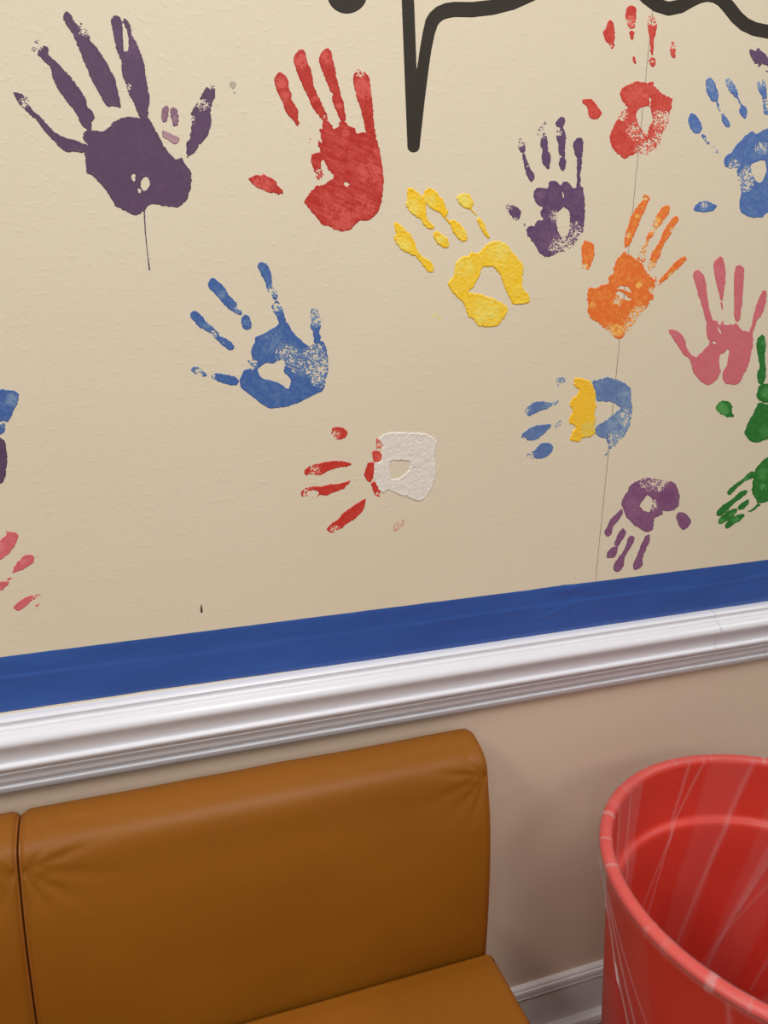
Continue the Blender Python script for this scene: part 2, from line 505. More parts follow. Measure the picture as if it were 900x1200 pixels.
print_thing('handprint', 'blue handprint with spread fingers and a bare patch in its palm, below the scarlet handprint', 'handprint', CC, [
    ('palm', 'blue', S([(420,500),(450,485),(490,465),(530,440),(560,418),(590,410),(610,430),(630,465),(650,490),(680,515),(715,545),(735,538),(755,522),(795,520),(815,550),(825,600),(829,660),(820,720),(805,780),(790,800),(750,820),(700,845),(660,865),(600,885),(550,890),(500,895),(460,870),(420,840),(380,810),(345,780),(334,745),(345,715),(360,680),(395,670),(425,672),(385,645),(375,622),(402,628),(400,590),(402,555),(418,530)],
        holes=[[(440,675),(470,648),(490,642),(520,645),(550,630),(580,632),(585,660),(580,690),(600,710),(617,740),(605,785),(575,765),(540,745),(500,735),(465,725),(445,705)]],
        dry=[(790,690,80,.47),(760,590,55,.40),(600,600,60,.33),(405,645,30,.42),(690,640,70,.3)], thin=[(520,520,70,.3),(620,580,60,.2)], base_thin=.08, base_dry=0.00, rough=.7)),
    ('finger', 'blue', S([(433,110),(440,85),(460,80),(485,92),(503,118),(512,150),(515,185),(520,215),(540,240),(546,285),(525,290),(505,260),(490,235),(480,200),(462,165),(445,135)],[(515,320),(540,293),(560,310),(578,350),(589,395),(588,425),(555,420),(540,385),(518,350)], dry=[(520,245,28,.5),(540,330,24,.40)], thin=[(540,345,35,.6),(515,230,30,.6)], base_thin=.1)),
    ('finger', 'blue', S([(158,200),(172,175),(195,170),(220,190),(245,215),(265,240),(275,265),(300,285),(318,305),(325,335),(346,358),(340,375),(310,365),(285,350),(255,325),(225,290),(195,255),(170,230)],[(348,385),(368,372),(390,385),(402,415),(400,442),(380,458),(355,448),(345,420)], dry=[(325,345,20,.45)], thin=[(235,260,30,.4),(372,415,20,.4)], base_thin=.08)),
    ('finger', 'blue', S([(60,375),(75,353),(100,355),(130,385),(155,415),(185,440),(212,465),(222,488),(250,500),(285,520),(304,545),(298,567),(275,570),(245,550),(215,522),(185,490),(150,465),(115,445),(85,415),(68,395)], dry=[(190,478,22,.44)], thin=[(160,440,30,.5),(255,520,25,.4)], base_thin=.06)),
    ('finger', 'blue', S([(66,678),(85,662),(115,670),(140,690),(155,712),(130,718),(100,705),(75,695)],[(172,715),(195,698),(235,700),(280,708),(315,720),(333,745),(318,765),(285,765),(245,755),(205,738)], dry=[(115,695,25,.45),(185,715,16,.5)], thin=[(100,690,35,.5)], base_thin=.1)),
    ('thumb', 'blue', S([(722,372),(740,335),(765,340),(778,370),(792,410),(785,445),(778,470),(786,500),(772,530),(745,530),(745,490),(740,460),(725,440),(735,410)], dry=[(755,390,45,.46),(755,335,20,.55)], thin=[(755,390,50,.5)], base_thin=.1)),
], GH)
CD = (450, 210, 900 / 190)
print_thing('handprint', 'thick yellow handprint with a wedge of bare wall in its palm', 'handprint', CD, [
    ('palm', 'yellow', S([(490,405),(530,405),(560,370),(595,345),(640,345),(680,365),(710,400),(745,440),(775,480),(770,530),(770,590),(785,620),(810,650),(805,685),(760,697),(715,690),(695,655),(680,620),(660,580),(645,535),(610,490),(575,487),(545,495),(530,545),(500,590),(470,625),(520,635),(580,650),(630,670),(670,700),(690,730),(675,760),(650,790),(625,818),(570,820),(520,815),(495,780),(465,755),(445,705),(425,675),(395,645),(365,605),(352,575),(380,545),(390,500),(400,460),(430,430),(470,422)],
        lump=.0005, thick=.0005, thin=[(640,400,70,.4),(560,730,90,.4),(450,500,60,.3)], base_thin=.2, rough=1.1)),
    ('finger', 'yellow', S([(55,250),(80,245),(110,270),(140,300),(165,335),(180,375),(200,415),(235,440),(265,460),(275,490),(272,515),(250,518),(230,495),(205,465),(185,440),(150,420),(110,400),(80,375),(55,335),(65,300)], lump=.0005, thick=.0005, thin=[(100,360,50,.5)], base_thin=.15, rough=1.1)),
    ('finger', 'yellow', S([(130,45),(165,55),(195,75),(215,100),(232,140),(235,185),(245,225),(281,262),(272,278),(240,275),(215,250),(205,225),(170,205),(140,180),(120,145),(130,90)],[(272,297),(295,288),(325,305),(350,330),(361,370),(340,385),(310,370),(285,345)], lump=.0005, thick=.0005, thin=[(155,160,50,.6),(310,330,25,.6)], base_thin=.1, rough=1.1)),
    ('finger', 'yellow', S([(226,65),(250,45),(285,65),(315,100),(340,140),(355,180),(345,205),(325,200),(290,180),(250,155),(225,130),(213,95)],[(368,232),(385,225),(410,240),(440,270),(462,305),(462,340),(435,348),(405,325),(380,290),(366,255)], strokes=[([(325,200),(348,222),(366,245)],6)], lump=.0005, thick=.0005, thin=[(250,130,40,.6),(420,300,30,.5)], base_thin=.1, rough=1.1)),
    ('finger', 'yellow', S([(398,105),(425,82),(460,76),(485,98),(498,135),(485,165),(455,165),(425,145)],[(515,215),(535,215),(555,245),(570,285),(592,325),(575,331),(555,305),(535,270),(518,240)], strokes=[([(480,165),(500,185),(510,198)],5)], lump=.0005, thick=.0005, thin=[(440,115,40,.8),(540,250,20,.3)], base_thin=.2)),
    ('thumb', 'yellow', S([(240,750),(290,743),(316,768),(318,785),(290,775)], dry=[(285,760,50,.42)], base_thin=.9)),
], GH)
CE = (580, 130, 800 / 120)
print_thing('handprint', 'small dark purple handprint with an oval bare palm, above the orange handprint', 'handprint', CE, [
    ('palm', 'plum', S([(298,640),(320,606),(360,598),(412,605),(422,560),(445,546),(490,556),(515,575),(530,550),(570,556),(600,585),(614,605),(650,590),(687,598),(698,650),(703,720),(702,800),(696,870),(690,950),(670,980),(640,1020),(600,1070),(550,1100),(500,1105),(460,1130),(400,1142),(360,1120),(320,1065),(280,1005),(250,970),(246,920),(270,898),(305,896),(330,860),(375,845),(353,800),(370,755),(340,740),(308,700)],
        holes=[[(492,790),(515,775),(540,752),(580,790),(584,860),(578,940),(560,978),(520,978),(495,940),(482,880),(487,830)],[(525,628),(534,640),(539,672),(530,665)]],
        dry=[(530,1060,95,.52),(650,980,75,.5),(465,820,45,.44),(620,930,60,.36)], base_dry=0.00, base_thin=.15, thin=[(430,1000,90,.2),(360,650,40,.3)], rough=.9, step=.42)),
    ('finger', 'plum', S([(183,240),(200,205),(222,215),(237,250),(241,300),(225,330),(195,320),(183,280)],[(213,335),(235,335),(250,380),(268,420),(255,430),(230,438),(223,400)],[(232,448),(268,430),(275,450),(296,470),(310,520),(285,558),(260,535),(243,490)], dry=[(205,240,45,.5)], base_thin=.15, step=.42)),
    ('finger', 'plum', S([(330,150),(370,100),(395,78),(402,110),(385,150),(402,190),(414,250),(420,310),(437,350),(434,400),(420,457),(395,440),(368,395),(363,350),(370,320),(353,270),(350,220),(333,185)], dry=[(365,150,65,.56)], base_thin=.1, step=.42)),
    ('finger', 'plum', S([(472,100),(490,60),(520,44),(547,55),(552,95),(535,125),(552,180),(555,240),(548,310),(550,370),(558,400),(547,445),(530,476),(506,450),(498,410),(505,370),(495,300),(490,240),(475,190),(480,140)], dry=[(488,165,35,.62),(510,358,10,.55)], base_thin=.08, step=.42)),
    ('finger', 'plum', S([(608,270),(620,235),(645,210),(675,213),(691,250),(687,310),(682,370),(677,430),(670,500),(667,595),(638,595),(636,520),(638,450),(640,380),(623,335)], base_thin=.05, step=.42)),
    ('thumb', 'plum', S([(85,750),(98,720),(140,733),(177,755),(207,785),(202,820),(177,862),(145,847),(113,800)],[(222,885),(232,880),(242,900),(232,912)], dry=[(110,745,28,.42),(165,850,20,.4)], base_thin=.2, step=.42)),
], GH)
CF = (670, 0, 6.0)
print_thing('handprint', 'red handprint below the black wavy line, crossed by the hairline crack', 'handprint', CF, [
    ('palm', 'coral', S([(343,640),(365,610),(400,595),(440,580),(470,566),(510,580),(545,578),(575,573),(580,605),(610,630),(640,665),(690,680),(711,700),(705,745),(690,790),(685,850),(660,900),(640,940),(630,990),(600,1040),(560,1060),(530,1090),(500,1090),(480,1075),(430,1085),(370,1121),(330,1090),(295,1050),(273,1000),(270,950),(290,900),(310,860),(330,820),(345,780),(390,760),(360,720),(343,680)],
        holes=[[(455,800),(490,758),(545,750),(560,790),(567,850),(545,890),(530,937),(505,925),(480,890),(465,850)],[(548,690),(556,680),(556,745),(548,745)]],
        dry=[(640,850,75,.40),(520,1060,75,.48),(460,920,70,.36),(350,800,45,.42),(610,970,50,.4)], base_dry=0.00, base_thin=.3, thin=[(450,680,80,.2),(340,960,50,-.2)], rough=1.1, step=.42)),
    ('finger', 'coral', S([(222,225),(240,190),(250,155),(270,140),(292,165),(303,215),(303,270),(299,320),(280,347),(270,325),(262,308),(240,292),(228,260)], dry=[(272,318,14,.42)], base_thin=.2, step=.42)),
    ('finger', 'coral', S([(378,85),(392,50),(420,37),(450,55),(457,100),(447,160),(440,200),(410,203),(388,165),(378,125)],[(403,230),(418,212),(441,225),(435,265),(425,293),(410,265)],[(428,400),(445,396),(456,440),(448,459),(434,435)], dry=[(420,150,35,.36)], base_thin=.2, thin=[(415,150,40,.4)], step=.42)),
    ('finger', 'coral', S([(533,150),(548,105),(572,112),(592,140),(600,180),(592,230),(580,280),(576,340),(572,387),(553,372),(550,310),(540,240),(532,190)],[(541,430),(555,406),(582,408),(589,440),(576,477),(555,465)], dry=[(565,125,50,.46),(562,430,12,.5)], base_thin=.35, step=.42)),
    ('finger', 'coral', S([(690,330),(705,293),(726,298),(732,350),(726,407),(705,402),(690,370)], dry=[(715,315,30,.40)], base_thin=.45, step=.42)),
    ('thumb', 'coral', S([(70,705),(95,695),(140,697),(165,720),(185,755),(216,790),(200,820),(165,843),(130,830),(113,790),(105,750),(85,735)], base_thin=.25, step=.42)),
], GH)
CG = (670, 220, 6.0)
print_thing('handprint', 'orange handprint with yellow flecks and fingers pointing up to the right', 'handprint', CG, [
    ('palm', 'orange', S([(345,475),(372,440),(385,465),(430,480),(440,500),(480,515),(505,550),(530,595),(572,640),(588,690),(575,730),(570,795),(550,790),(535,840),(500,870),(470,910),(440,950),(410,1010),(380,1030),(340,1062),(300,1055),(270,1020),(235,1000),(190,950),(150,935),(122,910),(115,850),(113,790),(108,730),(130,698),(160,710),(205,682),(262,675),(258,630),(290,600),(298,545),(325,495)],
        holes=[[(305,747),(330,730),(365,745),(395,770),(418,787),(380,787),(345,770)],[(318,705),(355,693),(400,703),(417,738),(385,722),(350,713)]],
        dry=[(480,910,75,.46),(420,980,55,.44),(565,720,25,.44),(330,790,35,.32),(270,1010,40,.36)], base_dry=0.00, base_thin=.05, thin=[(472,685,22,1.4),(320,1000,45,1.0),(145,830,28,.5)], rough=1.3, step=.42)),
    ('finger', 'orange', S([(497,68),(520,46),(547,65),(550,85),(530,115),(515,165),(490,210),(475,260),(455,300),(440,335),(425,370),(403,405),(375,422),(370,370),(380,310),(400,255),(415,205),(440,160),(475,110),(495,88)], dry=[(515,75,18,.5),(405,335,20,.35)], base_thin=.1, thin=[(460,200,20,.7)], step=.42)),
    ('finger', 'orange', S([(623,150),(650,128),(682,124),(691,150),(680,192),(655,220),(630,255),(600,295),(575,335),(545,370),(530,420),(525,470),(512,525),(470,510),(455,490),(485,440),(510,380),(535,320),(560,280),(575,235),(600,190)], dry=[(510,430,70,.46),(580,290,50,.38)], base_thin=.1, thin=[(600,235,28,.9)], step=.42)),
    ('finger', 'orange', S([(690,230),(715,205),(747,201),(747,240),(722,275),(712,310),(692,340),(662,380),(640,420),(627,465),(602,520),(585,560),(553,580),(530,570),(550,490),(573,440),(600,400),(625,355),(640,310),(665,270)], dry=[(555,555,40,.5),(705,300,18,.4)], base_thin=.1, thin=[(710,290,18,.5)], step=.42)),
    ('finger', 'orange', S([(735,513),(770,488),(795,480),(810,505),(792,525),(762,555),(720,592),(692,625),(650,657),(615,692),(603,665),(640,620),(690,565)],[(588,620),(598,640),(600,670),(590,660)], dry=[(700,620,25,.44),(610,680,25,.4)], base_thin=.1, step=.42)),
    ('thumb', 'orange', S([(68,410),(80,385),(100,367),(130,380),(154,395),(157,430),(161,475),(147,520),(125,560),(110,580),(72,560),(75,510),(68,460)], dry=[(90,560,25,.5)], base_thin=.12, step=.42)),
], GH)
CH = (770, 40, 678 / 130)
print_thing('handprint', 'bright blue handprint right of the orange one, cut off by the photo edge', 'handprint', CH, [
    ('palm', 'sky', S([(405,770),(425,740),(455,720),(480,680),(530,630),(580,590),(610,610),(650,585),(700,570),(750,590),(790,640),(800,750),(800,900),(780,1020),(740,1080),(680,1090),(640,1120),(590,1125),(540,1110),(505,1075),(503,1020),(515,960),(495,900),(490,850),(480,820),(440,824),(415,805)],
        holes=[[(575,800),(610,780),(655,775),(668,820),(655,870),(632,907),(600,890),(583,850)]], strokes=[],
        dry=[(530,900,60,.42),(640,700,40,.42),(560,840,40,.45),(470,800,35,.33)], base_dry=0.00, base_thin=.12, rough=.8, step=.42)),
    ('finger', 'sky', S([(188,520),(205,483),(235,493),(265,530),(277,570),(260,605),(235,610),(205,580)],[(268,620),(290,616),(318,650),(320,675),(295,662)],[(330,690),(350,683),(387,735),(382,752),(345,717)], dry=[(355,715,45,.55),(300,645,20,.36)], base_thin=.15, step=.42)),
    ('finger', 'sky', S([(295,290),(315,267),(340,275),(362,320),(377,365),(372,410),(340,412),(310,375),(297,330)],[(362,415),(378,420),(380,450),(390,470),(375,470),(365,440)],[(390,490),(405,483),(427,510),(445,543),(440,572),(420,570),(398,535)], thin=[(330,310,40,.4)], dry=[(385,470,30,.42)], base_thin=.2, step=.42)),
    ('finger', 'sky', S([(413,285),(440,270),(465,295),(490,345),(502,390),(522,432),(545,445),(555,475),(540,515),(513,500),(502,465),(512,440),(488,400),(458,365),(430,330)], thin=[(440,300,50,.6)], dry=[(430,285,25,.4)], base_thin=.15, step=.42)),
    ('finger', 'sky', S([(610,300),(635,275),(660,288),(668,340),(674,400),(692,440),(692,487),(655,489),(647,440),(644,390),(618,345)], thin=[(635,300,50,.6)], dry=[(632,285,35,.48),(660,440,40,.33)], base_thin=.15, step=.42)),
    ('finger', 'sky', S([(740,380),(765,370),(785,420),(795,480),(790,540),(765,545),(750,480)], base_thin=.15, step=.6)),
    ('thumb', 'sky', S([(220,1072),(245,1035),(290,1017),(340,1033),(367,1050),(345,1079),(300,1089),(250,1086)], thin=[(280,1050,30,.4)], dry=[(290,1040,22,.35)], base_thin=.1, step=.42)),
], GH)
print_thing('handprint', 'dark purple fingertips at the right edge above the bright blue handprint', 'handprint', CH, [
    ('finger', 'plum', S([(561,95),(580,88),(600,95),(625,86),(645,102),(665,120),(678,150),(705,165),(712,185),(690,196),(660,192),(640,182),(620,200),(615,185),(598,180),(575,150),(563,120)], base_thin=0.0, rough=1.6, step=.42)),
    ('finger', 'plum', S([(668,225),(690,212),(730,230),(760,260),(740,275),(700,250)], base_thin=0.0, rough=1.4, step=.42)),
    ('palm', 'plum', S([(760,150),(820,120),(900,130),(960,200),(950,300),(880,340),(800,310),(765,230)], base_thin=0.0, step=.8)),
], GH)
CI = (770, 290, 5.0)
print_thing('handprint', 'pink handprint with a narrow slit in its palm, under the bright blue handprint', 'handprint', CI, [
    ('palm', 'pink', S([(288,450),(320,425),(350,428),(365,450),(385,430),(395,448),(440,450),(470,445),(500,485),(540,490),(560,498),(563,550),(553,620),(536,690),(506,755),(480,795),(440,806),(400,797),(382,765),(381,735),(373,735),(355,770),(330,795),(300,806),(260,792),(225,752),(205,712),(196,668),(225,645),(255,620),(280,590),(306,558),(293,520),(287,485)],
        holes=[[(372,630),(395,620),(410,598),(424,608),(414,640),(411,680),(396,710),(379,738),(368,700),(365,660)],[(357,468),(366,475),(374,495),(372,504),(362,490)],[(325,555),(338,552),(342,564),(330,562)]], base_thin=.1, rough=.8, step=.42)),
    ('finger', 'pink', S([(210,165),(222,136),(245,131),(268,155),(286,200),(291,250),(301,320),(312,380),(328,435),(298,450),(280,420),(270,370),(255,320),(238,270),(225,215)], thin=[(245,170,30,.5)], base_thin=.1, rough=.6, step=.42)),
    ('finger', 'pink', S([(329,95),(350,65),(375,51),(391,75),(401,130),(401,200),(393,260),(386,310),(371,306),(359,260),(344,200),(334,150)],[(372,318),(382,325),(386,365),(378,358)], thin=[(360,140,25,.5)], base_thin=.1, rough=.6, step=.42)),
    ('finger', 'pink', S([(451,150),(458,113),(480,101),(506,115),(511,160),(506,230),(501,300),(494,370),(486,420),(470,438),(454,415),(449,350),(449,270),(449,200)], base_thin=.1, rough=.6, step=.42)),
    ('finger', 'pink', S([(600,285),(620,254),(641,257),(641,300),(631,350),(611,400),(586,430),(573,470),(558,508),(544,492),(554,450),(564,400),(579,340)], base_thin=.1, rough=.6, step=.42)),
    ('thumb', 'pink', S([(66,485),(90,479),(120,489),(150,514),(169,555),(176,590),(201,625),(232,648),(206,676),(175,642),(150,622),(124,585),(99,545),(79,515)], thin=[(100,495,30,.4)], base_thin=.1, rough=.6, step=.42)),
], GH)
print_thing('handprint', 'green handprint at the right edge with one upright finger and a lone round thumb dab', 'handprint', CI, [
    ('palm', 'green', S([(513,1085),(530,1030),(560,980),(580,940),(600,908),(640,915),(700,925),(760,960),(780,1040),(740,1110),(660,1120),(610,1140),(570,1146),(530,1122)],[(583,860),(600,805),(640,795),(690,800),(720,840),(690,890),(640,912),(593,890)], thin=[(640,850,40,.6),(640,1080,40,.4)], base_thin=.05, step=.42)),
    ('finger', 'green', S([(582,570),(592,528),(612,509),(633,525),(639,575),(636,640),(639,710),(636,770),(617,802),(593,797),(587,740),(599,700),(589,640)], thin=[(625,560,20,.4)], base_thin=.1, step=.42)),
    ('finger', 'green', S([(672,540),(690,490),(715,480),(730,520),(725,620),(715,720),(700,785),(680,780),(678,660)], base_thin=.1, step=.7)),
    ('thumb', 'green', S([(342,945),(360,908),(390,896),(420,901),(441,930),(441,970),(452,985),(440,997),(405,993),(368,975)], thin=[(385,945,38,1.0)], base_thin=.05, step=.42)),
], GH)
CL = (690, 530, 900 / 210)
print_thing('handprint', 'green handprint pointing down to the left, near the right edge above the blue border', 'handprint', CL, [
    ('palm', 'green', S([(820,180),(825,130),(840,80),(870,45),(910,15),(960,20),(1000,80),(1000,180),(960,230),(900,248),(850,258),(840,240),(820,205)], thin=[(875,175,18,.9),(880,110,30,.4)], base_thin=.1, step=.42)),
    ('finger', 'green', S([(695,200),(710,180),(740,155),(780,125),(815,95),(838,103),(832,128),(800,140),(760,165),(730,195),(710,215),(697,213)], thin=[(790,135,20,.5)], base_thin=.1, rough=.6, step=.42)),
    ('finger', 'green', S([(641,300),(660,275),(690,255),(730,225),(765,195),(797,189),(792,211),(760,235),(725,262),(690,300),(665,321),(643,319)], base_thin=.1, rough=.6, step=.42)),
    ('finger', 'green', S([(748,275),(770,250),(803,236),(801,262),(775,287),(752,289)],[(648,345),(670,315),(700,293),(740,279),(749,295),(725,325),(690,350),(659,363)], thin=[(665,345,18,.6),(720,310,20,.4)], base_thin=.1, rough=.6, step=.42)),
    ('finger', 'green', S([(683,370),(700,340),(730,320),(770,309),(783,320),(760,345),(720,370),(694,386)], thin=[(735,340,22,.5)], base_thin=.1, rough=.6, step=.42)),
    ('thumb', 'green', S([(801,295),(830,275),(850,256),(864,265),(837,286),(811,303)], base_thin=.05, rough=.6, step=.42)),
], GH)
print_thing('handprint', 'small purple handprint upside down with fingers pointing at the blue border', 'handprint', CL, [
    ('palm', 'mauve', S([(163,250),(173,225),(195,195),(208,165),(250,140),(290,127),(340,132),(390,140),(425,150),(446,180),(458,225),(451,270),(425,293),(395,298),(375,295),(368,315),(335,331),(329,350),(323,385),(300,404),(265,391),(235,371),(205,346),(180,312),(168,280)],
        holes=[[(256,270),(275,240),(295,216),(310,230),(320,240),(318,262),(302,298),(275,289)]], dry=[(350,140,50,.48),(315,265,30,.38),(300,150,40,.3)], base_dry=0.00, base_thin=.3, thin=[(390,220,45,-.4),(220,280,50,.2)], rough=.8, step=.4)),
    ('finger', 'mauve', S([(77,405),(90,375),(110,335),(140,305),(165,281),(172,305),(152,340),(126,372),(115,410),(95,426)], base_thin=.3, rough=.5, step=.4)),
    ('finger', 'mauve', S([(152,400),(170,381),(188,398),(179,425),(160,450),(150,470),(126,466),(138,430)],[(121,473),(145,475),(143,505),(125,531),(91,530),(94,500)], base_thin=.3, rough=.5, step=.4)),
    ('finger', 'mauve', S([(193,440),(205,419),(231,424),(225,455),(202,490),(181,530),(177,570),(155,599),(130,599),(122,575),(139,540),(164,510),(184,470)], base_thin=.3, rough=.5, step=.4)),
    ('finger', 'mauve', S([(281,425),(303,411),(308,440),(292,480),(271,530),(271,565),(250,588),(225,589),(221,560),(240,520),(260,470)], base_thin=.3, rough=.5, step=.4)),
    ('thumb', 'mauve', S([(438,330),(445,306),(470,299),(490,310),(514,345),(500,376),(475,391),(455,376),(445,350)], base_thin=.25, rough=.5, step=.4)),
], GH)
CJ = (600, 430, 5.625)
print_thing('handprint', 'sideways handprint with a blue heel, a yellow knuckle strip and blue fingertips', 'handprint', CJ, [
    ('palm', 'denim', S([(525,95),(570,85),(620,68),(670,75),(730,100),(770,125),(786,165),(786,220),(796,270),(786,340),(770,400),(735,460),(700,500),(670,530),(640,555),(630,520),(620,475),(580,467),(550,440),(555,390),(600,365),(650,325),(715,275),(690,250),(640,230),(590,230),(560,225),(550,180),(540,140)],
        strokes=[([(590,300),(600,290)],2),([(615,275),(630,258)],2),([(655,280),(660,255)],2),([(632,560),(618,580)],8)],
        thin=[(700,390,90,.5),(640,150,60,-.2),(760,200,60,.3)], dry=[(760,330,60,.36),(640,545,40,.4),(690,470,50,.3)], base_dry=0.00, base_thin=.3, rough=.9, step=.42)),
    ('knuckle_strip', 'sun', S([(408,80),(440,71),(495,85),(520,100),(538,140),(553,180),(548,230),(558,260),(543,300),(553,340),(543,380),(548,430),(530,455),(500,462),(470,465),(440,496),(400,492),(381,465),(395,430),(420,400),(400,380),(377,365),(383,320),(400,300),(384,260),(384,230),(400,200),(430,180),(440,150),(410,120)], thin=[(500,410,50,1.0),(550,170,22,.7),(548,350,22,.7)], lump=.0004, thick=.0005, base_thin=.12, rough=1.2, step=.42, lab='yellow painted strip')),
    ('finger', 'denim', S([(80,290),(110,255),(140,232),(200,225),(260,235),(302,220),(302,245),(260,262),(210,285),(150,310),(110,325)], dry=[(95,275,32,.48),(280,240,30,.36)], thin=[(250,245,60,.5)], base_thin=-.1, step=.42)),
    ('finger', 'denim', S([(58,468),(70,440),(110,405),(160,385),(220,378),(264,378),(245,410),(210,445),(150,487),(100,487),(75,482)],[(270,388),(300,360),(327,358),(322,385),(290,402)], dry=[(70,480,22,.5),(300,382,30,.48)], thin=[(300,380,30,.6)], base_thin=.05, step=.42)),
    ('finger', 'denim', S([(93,580),(130,560),(165,530),(195,501),(240,499),(270,520),(270,555),(235,590),(190,609),(150,606),(110,606)], dry=[(120,595,32,.5)], base_thin=-.1, step=.42)),
    ('thumb', 'denim', S([(288,80),(320,62),(352,70),(347,100),(315,112),(300,125)], dry=[(320,90,45,.4)], base_thin=.2, step=.42)),
], GH)
CK = (340, 490, 900 / 190)
print_thing('handprint', 'sideways handprint with a thick white palm and red fingertips', 'handprint', CK, [
    ('palm', 'white', S([(488,112),(530,85),(600,77),(680,82),(750,85),(800,110),(816,150),(802,200),(809,260),(806,330),(780,400),(740,455),(700,464),(660,440),(620,432),(570,410),(540,402),(520,418),(495,400),(470,350),(463,300),(468,250),(500,240),(510,200),(512,150)],
        holes=[[(553,250),(590,236),(660,240),(662,280),(635,310),(590,337),(560,327)]], lump=.0005, thick=.0005, base_thin=.3, rough=1.1, step=.42, lab='white palm')),
    ('knuckle', 'coral', S([(478,115),(498,120),(516,150),(500,172),(478,168)], base_thin=.9, dry=[(500,145,30,.36)], step=.42)),
    ('knuckle', 'coral', S([(458,185),(485,180),(512,205),(505,236),(470,247),(456,215)], base_thin=.35, thin=[(495,215,25,.4)], step=.42)),
    ('knuckle', 'coral', S([(431,250),(465,246),(471,275),(463,320),(450,359),(425,346),(411,315)], base_thin=.05, step=.42)),
    ('knuckle', 'coral', S([(450,360),(480,356),(496,390),(510,416),(490,437),(460,412)], base_thin=.05, dry=[(492,425,18,.45)], step=.42)),
    ('finger', 'coral', S([(225,80),(240,53),(275,46),(305,58),(319,85),(300,113),(270,123),(240,109)], base_thin=.05, dry=[(255,90,28,.38)], step=.42, lab='round red fingertip')),
    ('finger', 'coral', S([(78,295),(100,268),(150,254),(210,241),(275,237),(325,242),(339,258),(315,269),(260,279),(210,296),(165,319),(120,313),(88,318)], base_thin=.0, dry=[(138,292,28,.45)], step=.42)),
    ('finger', 'coral', S([(58,415),(75,393),(110,381),(170,377),(230,364),(275,361),(332,346),(326,366),(290,396),(250,411),(200,432),(165,427),(145,440),(100,440),(68,436)], holes=[[(100,432),(95,412),(118,402),(150,404),(158,420),(140,436)]], base_thin=.0, dry=[(105,415,35,.42)], step=.42)),
    ('finger', 'coral', S([(203,620),(220,593),(260,563),(300,523),(350,488),(400,453),(419,447),(416,490),(391,531),(350,567),(310,592),(280,617),(235,637)], base_thin=.0, dry=[(250,618,28,.42)], step=.42)),
    ('thumb', 'faint', S([(568,600),(600,568),(632,556),(634,590),(600,622),(573,630)], base_thin=.4, dry=[(600,595,60,.40)], step=.42, lab='faint dry thumb dab')),
], GH)
CM = (0, 440, 1200 / 290)
print_thing('handprint', 'edge of a blue handprint at the left side of the photo', 'handprint', CM, [
    ('palm', 'blue', S([(-150,110),(-60,80),(0,67),(40,71),(80,79),(93,100),(81,140),(61,185),(40,226),(15,222),(-20,228),(-100,225),(-160,180)], thin=[(60,120,35,.7)], base_thin=.1)),
    ('finger', 'blue', S([(0,238),(20,228),(27,250),(14,282),(-12,288),(-40,270),(-30,245)], thin=[(15,240,14,.5)], base_thin=.1, rough=1.2)),
], GH)
print_thing('handprint', 'edge of a dark purple handprint at the left side, just under the blue one', 'handprint', CM, [
    ('palm', 'aubergine', S([(-90,350),(-40,310),(0,299),(20,314),(33,360),(36,420),(29,480),(10,522),(-30,520),(-90,470),(-110,400)], base_thin=0.05)),
], GH)
print_thing('handprint', 'rose pink fingertips of a handprint at the left edge above the blue border', 'handprint', CM, [
    ('palm', 'rose', S([(-220,900),(-150,870),(-80,890),(-50,960),(-60,1060),(-110,1120),(-190,1110),(-240,1020)], base_thin=.2, step=.8)),
    ('finger', 'rose', S([(-40,880),(-20,820),(0,798),(30,770),(25,752),(50,758),(72,760),(89,778),(76,820),(41,866),(0,895),(-25,900)], thin=[(10,830,25,.7)], base_thin=.1)),
    ('finger', 'rose', S([(63,942),(80,910),(110,879),(145,866),(168,880),(160,912),(120,937),(85,951),(65,957)],[(33,988),(45,980),(58,982),(52,993),(35,994)],[(178,880),(183,874),(188,880),(182,885)], thin=[(110,905,20,.4)], base_thin=.1, dry=[(178,895,16,.4)])),
    ('finger', 'rose', S([(-35,1010),(0,999),(41,997),(39,1015),(0,1047),(-30,1045)], base_thin=.15)),
    ('finger', 'rose', S([(67,1117),(100,1089),(140,1069),(180,1061),(209,1060),(195,1080),(150,1096),(110,1132),(85,1141),(67,1131)],[(170,1112),(195,1100),(210,1095),(200,1108),(178,1122)], dry=[(190,1090,32,.42)], base_thin=.2)),
], GH)
CN = (0, 0, 1.0)
print_thing('speech_bubble_outline', 'black painted line dropping to a long narrow point beside the scarlet handprint', 'painted outline', CN, [
    ('stroke', 'black', S(strokes=[([(476.8,-60),(478,0),(481,80),(484.6,171.5)],[7.6,7.5,7.4,7.4]),([(485.0,171),(491,115),(496,77),(498.8,57.8),(502.5,38.5),(506,26),(510,20),(516,15.3),(524,12.3),(533,11),(553.4,11.3),(576.5,8.7),(599.7,2.8),(622,-7),(650,-24)],[7.0,7.2,7.0,7.0,7.3,8,8.4,8.8,9.2,9.2,9.2,9.2,9.2,9.0,9])], rough=.12, base_thin=.1)),
])
print_thing('painted_dot', 'round black painted dot cut off by the top edge of the photo', 'painted dot', CN, [
    ('dot', 'black', S(strokes=[([(406.5,-7),(407.3,-7.4)],23.2)], rough=.15, base_thin=.1)),
])
print_thing('wavy_outline', 'thick black wavy line in the top right corner of the wall', 'painted outline', CN, [
    ('stroke', 'black', S(strokes=[([(740,-28),(749,-13),(758,-3),(770,6),(783.5,10.3),(797,7.5),(810,0),(820,-4.5),(829,-6.2),(839,-4.5),(847.5,1),(855,9.5),(863,20),(872.5,28.5),(884,34),(900,37.2),(920,38),(945,30)],8.4)], rough=.12, base_thin=.1)),
])
